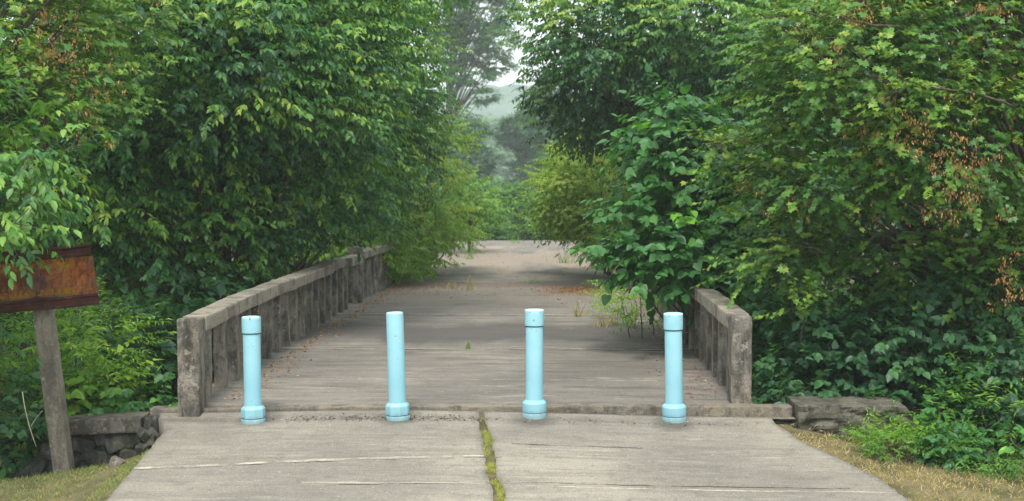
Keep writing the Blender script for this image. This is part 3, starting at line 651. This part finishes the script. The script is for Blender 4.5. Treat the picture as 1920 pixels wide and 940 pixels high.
for px, py, rx, ry, Y, lab in [(905, 415, 36, 34, 54, 'rounded dark bush at the left end of the road'), (955, 400, 44, 48, 56, 'rounded dark tree at the middle end of the road'), (1000, 418, 34, 34, 55, 'rounded dark bush at the right end of the road'),
                           (860, 425, 34, 28, 53, 'light rounded bush at the road end beside the young trees'), (1060, 400, 60, 60, 57, 'rounded tree at the road end behind the yellow green bush'), (800, 380, 60, 80, 58, 'rounded tree at the road end behind the pale young tree')]:
    far(lab, Y, [(px, py, rx, ry, 0), (px+8, py+22, rx*.9, ry*.7, -1)], mt='ash' if px != 860 else 'lime', br=.45 if px != 860 else .1, sc=.85, limbs=8, trunk=.1, dens=1.1, fill=1, flat=.6, cl=.3)
# distant woods and hills
LV = Leaves()
for k in range(90):
    Y = rng.uniform(230, 480); px = rng.uniform(780, 1120); p = at(px, 355, Y)
    hgt = 7+ (Y-230)/250*17 + rng.uniform(-1, 2.5); rr = rng.uniform(4, 8)
    foliage(LV, 'far', [((p.x, Y, hgt-rr*.6), (rr, rr, rr*.75)), ((p.x+rng.uniform(-3, 3), Y-1, hgt*.45), (rr*1.1, rr, hgt*.5))], scale=6, dens=.9, bright=.6, fill=.3, zmin=-.5, flat=.5)
o = LV.build('distant_woods', M['far']); tag(o, 'misty mass of distant trees filling the valley beyond the road', 'woods', kind='stuff')
def hillz(x, y):
    t = sm(430, 640, y)*(1-sm(700, 900, y)); return -.5 + t*(46+13*noise.noise(Vector((x*.006, y*.004, 1)))+4*noise.noise(Vector((x*.03, y*.02, 3)))+3.5*noise.noise(Vector((x*.12, y*.08, 3)))-.03*x)
V, F = grid_mesh(np.linspace(-500, 500, 320), np.linspace(420, 895, 110), hillz)
o = link('hills', np_mesh('hills', V, F, smooth=True), None, M['hill']); tag(o, 'pale blue ridge in the haze', 'hills', kind='structure')

# ------------------------------------------------------------------ concrete boxes
def rough_box(x0, x1, y0, y1, z0, z1, seg=.12, amp=.006, bev=.018, topf=None, chip=0, seed=0, pit=0):
    bm = bmesh.new(); bmesh.ops.create_cube(bm, size=1)
    for v in bm.verts: v.co = Vector((x0 if v.co.x < 0 else x1, y0 if v.co.y < 0 else y1, z0 if v.co.z < 0 else z1))
    if bev: bmesh.ops.bevel(bm, geom=bm.edges[:], offset=bev, segments=2, profile=.6, affect='EDGES')
    for _ in range(7):
        es = [e for e in bm.edges if e.calc_length() > seg*1.6]
        if not es: break
        bmesh.ops.subdivide_edges(bm, edges=es, cuts=1, use_grid_fill=True)
    bmesh.ops.triangulate(bm, faces=bm.faces[:])
    for v in bm.verts:
        n1 = noise.noise_vector(v.co*7+Vector((seed, 0, 0))); n2 = noise.noise_vector(v.co*23+Vector((0, seed, 0)))
        v.co += n1*amp+n2*amp*.5
        if chip:
            c = noise.noise(v.co*4+Vector((seed, 3, 0))); 
            if c > .25: v.co += Vector((0, 1, 0))*(c-.25)*chip
        if pit and v.co.y < (y0+y1)/2:
            q = Vector((v.co.x*3.2, v.co.y, v.co.z*6.5)); pit_ = pit*min(max((z1-v.co.z-.02)/.06, 0), 1); a = abs(noise.noise(q+Vector((seed, 0, 0)))); v.co.y += pit_*max(.22-a, 0)/.22+noise.noise(q*3)*.012
        if topf: v.co = topf(v.co)
    return bm
def bmobj(name, bm, mat, parent=None, smooth=False):
    me = bpy.data.meshes.new(name); bm.to_mesh(me); bm.free()
    if smooth: me.polygons.foreach_set('use_smooth', [True]*len(me.polygons))
    return link(name, me, parent, mat)

SP = .55
def railing(side):
    x0, x1 = (-3.43, -3.22) if side < 0 else (1.78, 1.98)
    ys_ = 11.82 if side < 0 else 12.16
    yend = 28.2 if side < 0 else 24
    root = empty('bridge_railing', ((x0+x1)/2, ys_, 0))
    tag(root, 'long weathered concrete railing with close balusters left of the road' if side < 0 else 'short looking concrete railing right of the road, mostly hidden by leaves', 'railing')
    ZT = .84
    base_z = -.02 if side < 0 else -.005
    zoff = -.0
    def arch(y): return .045*math.sin(math.pi*min(max((y-ys_)/16, 0), 1))+.03*sm(ys_, ys_+2.5, y)
    bmobj('end_post', rough_box(x0, x1, ys_, ys_+.24, base_z-.1, ZT, .06, .007, .022, seed=side), M['railc'], root)
    # balusters
    k = 0; y = ys_+SP; base = None
    while y < yend-.2:
        bx0, bx1 = x0+.05, x1-.05; tall = (side < 0 and k in (19, 20))
        if not (side < 0 and k in (17,)):
            sw = random.uniform(-.008, .008)
            bm = rough_box(bx0+sw, bx1+sw, y, y+.15, -.05, ZT-.13+arch(y)+(.0), .12, .006, .012, seed=k*3+side)
            bmobj('baluster', bm, M['railc'], root)
        y += SP; k += 1
    # top rail in cast lengths, each a little out of line
    segs = [(ys_+.235, ys_+4.3), (ys_+4.33, ys_+7.6), (ys_+7.66, ys_+8.9), (ys_+9.4, ys_+10.6)]+[(ys_+11.0, yend)] if side < 0 else [(ys_+.235, ys_+4.1), (ys_+4.13, ys_+8), (ys_+8.05, yend)]
    for i, (a, b) in enumerate(segs):
        dx = (0, .012, -.012, .02, .0)[i]; dz = (0, 0, .02, -.01, .03)[i] if side < 0 else 0
        def tf(co, a=a): return Vector((co.x, co.y, co.z+arch(co.y)+dz))
        bm = rough_box(x0-.012+dx, x1+.012+dx, a, b, ZT-.145, ZT+.002, .16, .009, .022, tf, seed=i+10*side)
        bmobj('top_rail', bm, M['railt'], root)
    if side < 0:
        bmobj('middle_post', rough_box(x0-.03, x1+.0, ys_+10.62, ys_+10.95, -.05, ZT+.19, .1, .01, .03, seed=5), M['railc'], root)
        bmobj('end_post', rough_box(x0, x1, yend, yend+.3, -.05, ZT+.04, .1, .01, .02, seed=6), M['railc'], root)
    return root
railing(-1); railing(1)
def sillf(co): return Vector((co.x, co.y+(BCX-co.x)*-.012+.02*noise.noise(Vector((co.x*2.3, 1, 5))), co.z+.012*noise.noise(Vector((co.x*3, 9, 5)))-.034*sm(1.0, 3.6, -co.x)))
root = empty('concrete_sill', (BCX, 12.05, -.2)); tag(root, 'long low concrete sill across the front edge of the bridge deck', 'sill')
bmobj('beam', rough_box(-3.73, 2.34, 11.975, 12.14, -.20, .008, .06, .008, .012, sillf, chip=.05, seed=61), M['sillc'], root)

# left stone wing wall
root = empty('stone_wall', (-4.2, 12.0, -.45)); tag(root, 'dark rubble stone wall with a worn concrete coping beside the left edge of the slab', 'wall')
def slantl(co): return Vector((co.x, co.y+.0, co.z-.05*max(-3.8-co.x, 0)-1.0*max(-4.62-co.x, 0)))
bmobj('coping', rough_box(-4.52, -3.76, 11.78, 12.12, -.225, -.08, .07, .012, .02, slantl, seed=3), M['blockc'], root)
bmobj('rubble', rough_box(-5.1, -3.79, 11.88, 12.2, -.9, -.228, .05, .045, .03, slantl, seed=9, pit=.06), M['stone'], root)
for (x, z, r) in [(-4.0, -.34, .10), (-3.9, -.46, .08), (-4.15, -.30, .07), (-4.33, -.36, .09), (-4.24, -.47, .09), (-3.86, -.3, .06), (-4.45, -.30, .06), (-4.1, -.5, .07), (-4.62, -.42, .1)]:
    bm = rough_box(-r*1.2, r*1.2, -r*.5, r*.5, -r*.75, r*.75, .04, .016, r*.18, seed=x*50)
    bmesh.ops.rotate(bm, verts=bm.verts[:], cent=(0, 0, 0), matrix=Matrix.Rotation(random.uniform(-.35, .35), 3, 'Y') @ Matrix.Rotation(random.uniform(-.3, .3), 3, 'Z'))
    bmesh.ops.translate(bm, verts=bm.verts[:], vec=(x, 11.88, z))
    bmobj('stone', bm, M['stone'], root)
# small broken piece between wall and slab
root = empty('broken_concrete', (-3.7, 11.9, -.3)); tag(root, 'crumbled dark concrete between the stone wall and the slab', 'rubble')
bmobj('fragment', rough_box(-3.72, -3.60, 11.75, 12.0, -.42, -.07, .05, .03, .02, seed=12), M['stone'], root)
for i in range(9):
    bm = rough_box(-.05, .05, -.05, .05, -.035, .035, .05, .012, .01, seed=i)
    bmesh.ops.rotate(bm, verts=bm.verts[:], cent=(0, 0, 0), matrix=Matrix.Rotation(random.uniform(0, 3), 3, Vector((random.random(), random.random(), 1))))
    bmesh.ops.translate(bm, verts=bm.verts[:], vec=(-3.62+random.uniform(-.06, .06), 11.72-i*.03, -.30+random.uniform(-.05, .12))); bmobj('fragment', bm, M['stone'], root)
# right tilted block
root = empty('concrete_block', (2.8, 11.95, -.3)); tag(root, 'weathered concrete block with one slanted end beside the right edge of the slab', 'block')
def slr(co): return Vector((co.x-.0 - .75*max(co.z+.34, 0)*sm(2.8, 3.5, co.x)*.9, co.y, co.z))
bmobj('block', rough_box(2.37, 3.62, 11.9, 12.45, -.40, .035, .03, .007, .010, slr, chip=.0, seed=31, pit=.045), M['blockc'], root)
bmobj('footing', rough_box(2.3, 3.1, 11.92, 12.4, -.8, -.405, .05, .035, .03, seed=33), M['stone'], root)
root = empty('broken_edge', (2.25, 11.95, -.2)); tag(root, 'broken dark concrete under the right corner of the bridge deck', 'rubble')
bmobj('fragment', rough_box(2.08, 2.35, 11.93, 12.2, -.6, -.13, .04, .03, .02, seed=41), M['stone'], root)

# stone on the grass
bm = rough_box(-.055, .055, -.05, .05, -.05, .05, .04, .02, .02, seed=77); p = at(217, 853, 11.35)
bmesh.ops.rotate(bm, verts=bm.verts[:], cent=(0, 0, 0), matrix=Matrix.Rotation(.5, 3, 'Y'))
bmesh.ops.translate(bm, verts=bm.verts[:], vec=(p.x, 11.35, H(p.x, 11.35)+.035)); o = bmobj('stone', bm, M['rock']); tag(o, 'pale angular stone on the grass by the left wall', 'stone')

# ------------------------------------------------------------------ bollards
def lathe(prof, k=28, sides=None, rough=0):
    bm = bmesh.new(); rings = []
    for (r, z) in prof:
        rings.append([bm.verts.new((r*math.cos(2*math.pi*i/k), r*math.sin(2*math.pi*i/k), z)) for i in range(k)])
    for a, b in zip(rings, rings[1:]):
        for i in range(k): bm.faces.new((a[i], a[(i+1) % k], b[(i+1) % k], b[i]))
    bm.faces.new(rings[-1]); bm.faces.new(rings[0][::-1]); bm.normal_update()
    return bm
def sharpen(o, ang=35):
    me = o.data; me.polygons.foreach_set('use_smooth', [True]*len(me.polygons)); me.set_sharp_from_angle(angle=R(ang))
    return o
BOL = [  # px base, py base, px top, py top, has cap, label
 (475, 793, 473, 595, True, 'leftmost pale blue capped pipe bollard in front of the left railing', 8),
 (746, 787, 741, 588, False, 'pale blue pipe bollard without a top collar, second from the left', 8),
 (1002, 782, 1004, 583, True, 'tallest looking pale blue capped bollard just right of the mossy crack', 24),
 (1264, 786, 1260, 587, True, 'rightmost pale blue capped bollard in front of the right railing', 24)]
for bx, by, tx, ty, cap, lab, sd_ in BOL:
    # ground contact: where the pixel meets the approach slab
    Yb = 11.6
    for _ in range(12):
        p = at(bx, by-3, Yb); Yb += (zapp(p.x, Yb)-p.z)*-0 + (p.z-zapp(p.x, Yb))*4.5*.6
    Yb = min(max(Yb, 11.2), 11.86); p = at(bx, by-3, Yb); zb = zapp(p.x, Yb); s = Yb/FPX
    Hh = (by-ty)*s+.005
    root = empty('bollard', (p.x, Yb, zb)); root['local'] = 1
    root.rotation_euler = (R(random.uniform(-.6, .6)), math.atan((tx-bx)/(by-ty)), R(random.uniform(0, 60)))
    tag(root, lab, 'bollard', 'pale blue bollards across the road')
    rp_ = 16.4*s
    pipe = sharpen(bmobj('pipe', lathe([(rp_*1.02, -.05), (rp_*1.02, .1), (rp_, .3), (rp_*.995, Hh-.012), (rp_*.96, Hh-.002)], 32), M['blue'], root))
    # base collar, faceted, with a lip, a dark seam and a foot ring
    bs = sharpen(bmobj('base_collar', lathe([(22.6*s, .036), (22.9*s, .042), (22.9*s, .118), (21.8*s, .128), (17.2*s, .148), (rp_*1.01, .149)], sd_ if sd_ > 8 else 8), M['blue'], root), 20)
    bmobj('seam', lathe([(22.2*s, .028), (22.2*s, .038)], 24), M['seam'], root)
    sharpen(bmobj('foot_ring', lathe([(22.8*s, -.05), (22.9*s, .024), (22.3*s, .030)], 24), M['blue'], root))
    if cap:
        c = sharpen(bmobj('cap', lathe([(rp_*1.0, Hh-.148), (18.1*s, Hh-.146), (18.2*s, Hh-.028), (18.0*s, Hh-.022)], 32), M['blue'], root))
        bmobj('seam', lathe([(rp_*1.045, Hh-.158), (rp_*1.045, Hh-.1485)], 32), M['seam'], root)
        sharpen(bmobj('cap_rim', lathe([(17.7*s, Hh-.022), (18.2*s, Hh-.014), (18.2*s, Hh-.004), (17.4*s, Hh), (15.0*s, Hh+.003)], 32), M['cap'], root))
    else:
        sharpen(bmobj('lid', lathe([(rp_*.97, Hh-.004), (rp_*.9, Hh+.004), (rp_*.5, Hh+.008)], 32), M['cap'], root))

# ------------------------------------------------------------------ sign
Ys = 11.55; sc = Ys/FPX
pb = at(120, 878, Ys); pt = at(81, 575, Ys); zb = H(pb.x, Ys)-.1
root = empty('rusty_sign', (pb.x, Ys, zb)); tag(root, 'rust eaten steel sign with flaked yellow paint bolted on a leaning concrete post', 'sign')
bm = rough_box(-.078, .078, -.07, .07, -.2, (pt-pb).length+.42, .08, .005, .012, seed=51)
ang = math.atan2(pt.x-pb.x, pt.z-pb.z)
bmesh.ops.rotate(bm, verts=bm.verts[:], cent=(0, 0, 0), matrix=Matrix.Rotation(ang, 3, 'Y')); bmesh.ops.translate(bm, verts=bm.verts[:], vec=(pb.x, Ys, pb.z-.02))
bmobj('post', bm, M['postc'], root)
# plate: a shallow channel section extruded along its width
pc = at(75, 524, Ys-.1)
W_, Hp = 1.02, .50
def channel(prof, mat, name, x0=-.5, x1=.5, n=30, seed=0):
    bm = bmesh.new(); rows = []
    for i in range(n+1):
        u = x0+(x1-x0)*i/n; r = []
        for (y, z) in prof:
            q = Vector((u*W_, y, z*(1)))
            q += noise.noise_vector(Vector((u*4, z*4, seed)))*.008 + Vector((0, .01*math.sin(u*5+z*3), 0))
            q.x += (.5-z/Hp)*0 + (.03*(-z/Hp) if u > 0 else 0)
            r.append(bm.verts.new(q))
        rows.append(r)
    for a, b in zip(rows, rows[1:]):
        for j in range(len(prof)-1): bm.faces.new((a[j], b[j], b[j+1], a[j+1]))
    bmesh.ops.solidify(bm, geom=bm.faces[:], thickness=.008)
    mt = Matrix.Rotation(-R(5.2), 3, 'Y'); bmesh.ops.rotate(bm, verts=bm.verts[:], cent=(0, 0, 0), matrix=mt)
    bmesh.ops.translate(bm, verts=bm.verts[:], vec=pc)
    return bmobj(name, bm, mat, root)
zz = list(np.linspace(-.17, .17, 9))
channel([(0, z) for z in zz], M['rust'], 'plate')
channel([(.0, .171), (-.03, .176), (-.034, .19), (-.018, .2), (-.016, .245), (-.036, .26), (-.03, .276), (.03, .28)], M['rustd'], 'flange', seed=2)
channel([(.0, -.171), (-.03, -.176), (-.034, -.19), (-.018, -.2), (-.016, -.245), (-.036, -.26), (-.03, -.276), (.03, -.28)], M['rustd'], 'flange', seed=3)
mt = Matrix.Rotation(-R(5.2), 3, 'Y')
for z in (.09, -.115):
    bm = lathe([(.02, 0), (.02, .014), (.012, .02)], 6); bmesh.ops.rotate(bm, verts=bm.verts[:], cent=(0, 0, 0), matrix=Matrix.Rotation(R(90), 3, 'X'))
    q = mt @ Vector((-.025, -.012, z)); bmesh.ops.translate(bm, verts=bm.verts[:], vec=pc+q); bmobj('bolt', bm, M['rustd'], root)
# dry stem by the sign
TB = Tubes(); TB.tube(bez(at(42, 735, 11.5), at(48, 785, 11.5), at(68, 838, 11.5)), np.linspace(.005, .003, 7), 5); TB.tube(bez(at(58, 800, 11.5), at(66, 785, 11.45), at(80, 770, 11.4)), np.linspace(.004, .002, 7), 5)
m, n = newmat('straw'); g = G(n); g.finish((.5, .46, .34), .8); o = TB.build('dry_stem', m); tag(o, 'pale dry stalk standing left of the sign post', 'stem')

# ------------------------------------------------------------------ grass, moss, weeds, litter
def blades(name, mat, pts, hl, hw, flat_, label, cat, brg=.5, tilt=.5):
    n = len(pts); LV = Leaves(); P = np.array(pts)
    D = rng.normal(0, tilt, (n, 3)); D[:, 2] = np.abs(D[:, 2])+flat_
    l = rng.uniform(.5, 1.3, n)*hl
    LV.add(*place('blade', P, D, rng.normal(0, 1, (n, 3)), l, np.full(n, hw), np.clip(rng.normal(brg, .25, n), 0, 1)))
    o = LV.build(name, mat); tag(o, label, cat, kind='stuff'); return o
def scatter(n, xr, yr, cond):
    out_ = []
    while len(out_) < n:
        x = random.uniform(*xr); y = random.uniform(*yr)
        if cond(x, y): out_.append((x, y, H(x, y)-.004))
    return out_
pl = scatter(26000, (-6.2, -2.9), (6.5, 12.0), lambda x, y: x < ledge(y)+.02 and random.random() < .55+.9*noise.noise(Vector((x*2, y*2, 0))))
blades('grass', M['grass'], pl, .040, .006, .35, 'short trodden grass left of the slab around the sign post', 'grass', .45, .6)
pr = scatter(26000, (2.2, 5.5), (6.5, 11.9), lambda x, y: x > redge(y)-.02 and random.random() < .55+.9*noise.noise(Vector((x*2, y*2, 0))))
blades('dry_grass', M['drygrass'], pr, .045, .006, .18, 'dry brown mown grass right of the slab', 'grass', .5, .8)
pm = []
for _ in range(8000):
    y = random.uniform(8, 11.8); x = crackx(y)+random.gauss(0, .026); 
    if noise.noise(Vector((x*6, y*3.5, 4))) > -.08: pm.append((x, y, zapp(x, y)-.033))
blades('moss', M['moss'], pm, .022, .006, .5, 'yellow green moss and grass growing in the long crack', 'moss', .5, .6)
# debris patch by the bollards
bits = []
LV = Leaves(); P = []
for _ in range(900):
    a = random.random(); x = random.choice([random.gauss(-2.0, .25), random.gauss(-1.55, .35), random.gauss(-.9, .2), random.uniform(-2.8, 2)]); y = 11.72+random.gauss(0, .045); P.append((x, y, zapp(x, y)+.003))
P = np.array(P); n = len(P); l = rng.uniform(.008, .028, n)
LV.add(*place('simple', P, rng.normal(0, 1, (n, 3))*np.array([1, 1, .3]), np.array([0, 0, 1.])+rng.normal(0, .5, (n, 3)), l, l, rng.random(n)))
o = LV.build('grit', M['debris']); tag(o, 'loose grit scattered on the slab between the bollards', 'grit', kind='stuff')
# fallen leaves on the road
P = []
for _ in range(6500):
    k = random.random()
    if k < .44: x, y = random.gauss(.75, .42), random.gauss(25.6, .6)
    elif k < .52: x, y = random.gauss(-2.4, .6), random.gauss(26.0, 1.0)
    elif k < .7: x, y = -3.15+abs(random.gauss(0, .18)), random.uniform(12.3, 28)
    elif k < .82: x, y = 1.75-abs(random.gauss(0, .25)), random.uniform(12.5, 28)
    else: x, y = random.uniform(-3.1, 1.7), random.uniform(22, 45)
    P.append((x, y, (zdeck(x, y) if y < 28 else zroad(x, y))+.006))
P = np.array(P); n = len(P); l = rng.uniform(.012, .05, n)
LV = Leaves(); LV.add(*place('simple', P, rng.normal(0, 1, (n, 3))*np.array([1, 1, .15]), np.array([0, 0, 1.])+rng.normal(0, .4, (n, 3)), l, l*.6, rng.random(n)))
o = LV.build('fallen_leaves', M['litter']); tag(o, 'rust brown fallen leaves drifted across the bridge deck', 'leaves', kind='stuff')
# weeds in the road joints: each a thing
WG = 'weeds growing in the road joints'
for px, py, Y, h_, lab, mt, sp in [
    (877, 660, 16.1, .11, 'thin green weed in the deck joint near the middle', 'lime', .02), (880, 545, 25.6, .35, 'tallest tuft of dry grass in the far silt drift left of centre', 'drygrass', .06),
    (845, 548, 25.9, .22, 'low tuft of dry grass in the silt drift at the left', 'drygrass', .14), (1085, 600, 20, .32, 'pale weed on the deck in front of the orange leaves', 'drygrass', .05),
    (882, 478, 38, .55, 'yellow green weed standing left on the far road', 'lime', .10), (1003, 522, 28, .16, 'small yellow tuft in the centre of the far road', 'lime', .1),
    (1150, 625, 18.8, .3, 'thin weed near the low leaves at the right', 'drygrass', .06), (880, 455, 48, .7, 'upright weed at the left end of the far road', 'lime', .1), (965, 455, 49, .5, 'upright weed at the middle end of the far road', 'lime', .15),
    (1125, 630, 18.6, .25, 'thin weed left of the low leaves at the right', 'drygrass', .05), (1060, 492, 36, .35, 'grey green tuft under the yellow green bush', 'lime', .15)]:
    p = at(px, py, Y); n = int(14+sp*160); z = zdeck(p.x, Y) if Y < 28 else zroad(p.x, Y)
    P = np.stack([rng.normal(p.x, sp, n), rng.normal(Y, sp*.7, n), np.full(n, z)], 1); D = rng.normal(0, .28, (n, 3)); D[:, 2] = 1
    l = rng.uniform(.4, 1.1, n)*h_; LV = Leaves(); LV.add(*place('blade', P, D, rng.normal(0, 1, (n, 3)), l, np.full(n, .012), rng.random(n)*.7))
    if sp < .2:
        k = 10; hh = rng.random(k)*h_; PP = np.stack([np.full(k, p.x), np.full(k, Y), z+hh], 1); LV.add(*place('simple', PP, rng.normal(0, 1, (k, 3))*np.array([1, 1, .3]), rng.normal(0, .3, (k, 3))+np.array([0, 0, 1.]), np.full(k, .05), np.full(k, .018), rng.random(k)))
    o = LV.build('weed', M[mt]); tag(o, lab, 'weed', WG)

# ------------------------------------------------------------------ haze
bm = bmesh.new(); bmesh.ops.create_cube(bm, size=1)
for v in bm.verts: v.co = Vector((v.co.x*1840, 940 if v.co.y > 0 else -40, 75 if v.co.z > 0 else -6))
m, n = newmat('haze_air'); g = G(n); pv = g.n('ShaderNodeVolumePrincipled'); pv.inputs['Color'].default_value = (.90, .98, 1.0, 1); pv.inputs['Density'].default_value = .0010; pv.inputs['Anisotropy'].default_value = .2
o_ = g.n('ShaderNodeOutputMaterial'); g.l(pv.outputs[0], o_.inputs['Volume'])
o = bmobj('haze', bm, m); tag(o, 'pale blue summer haze in the air', 'haze', kind='stuff')
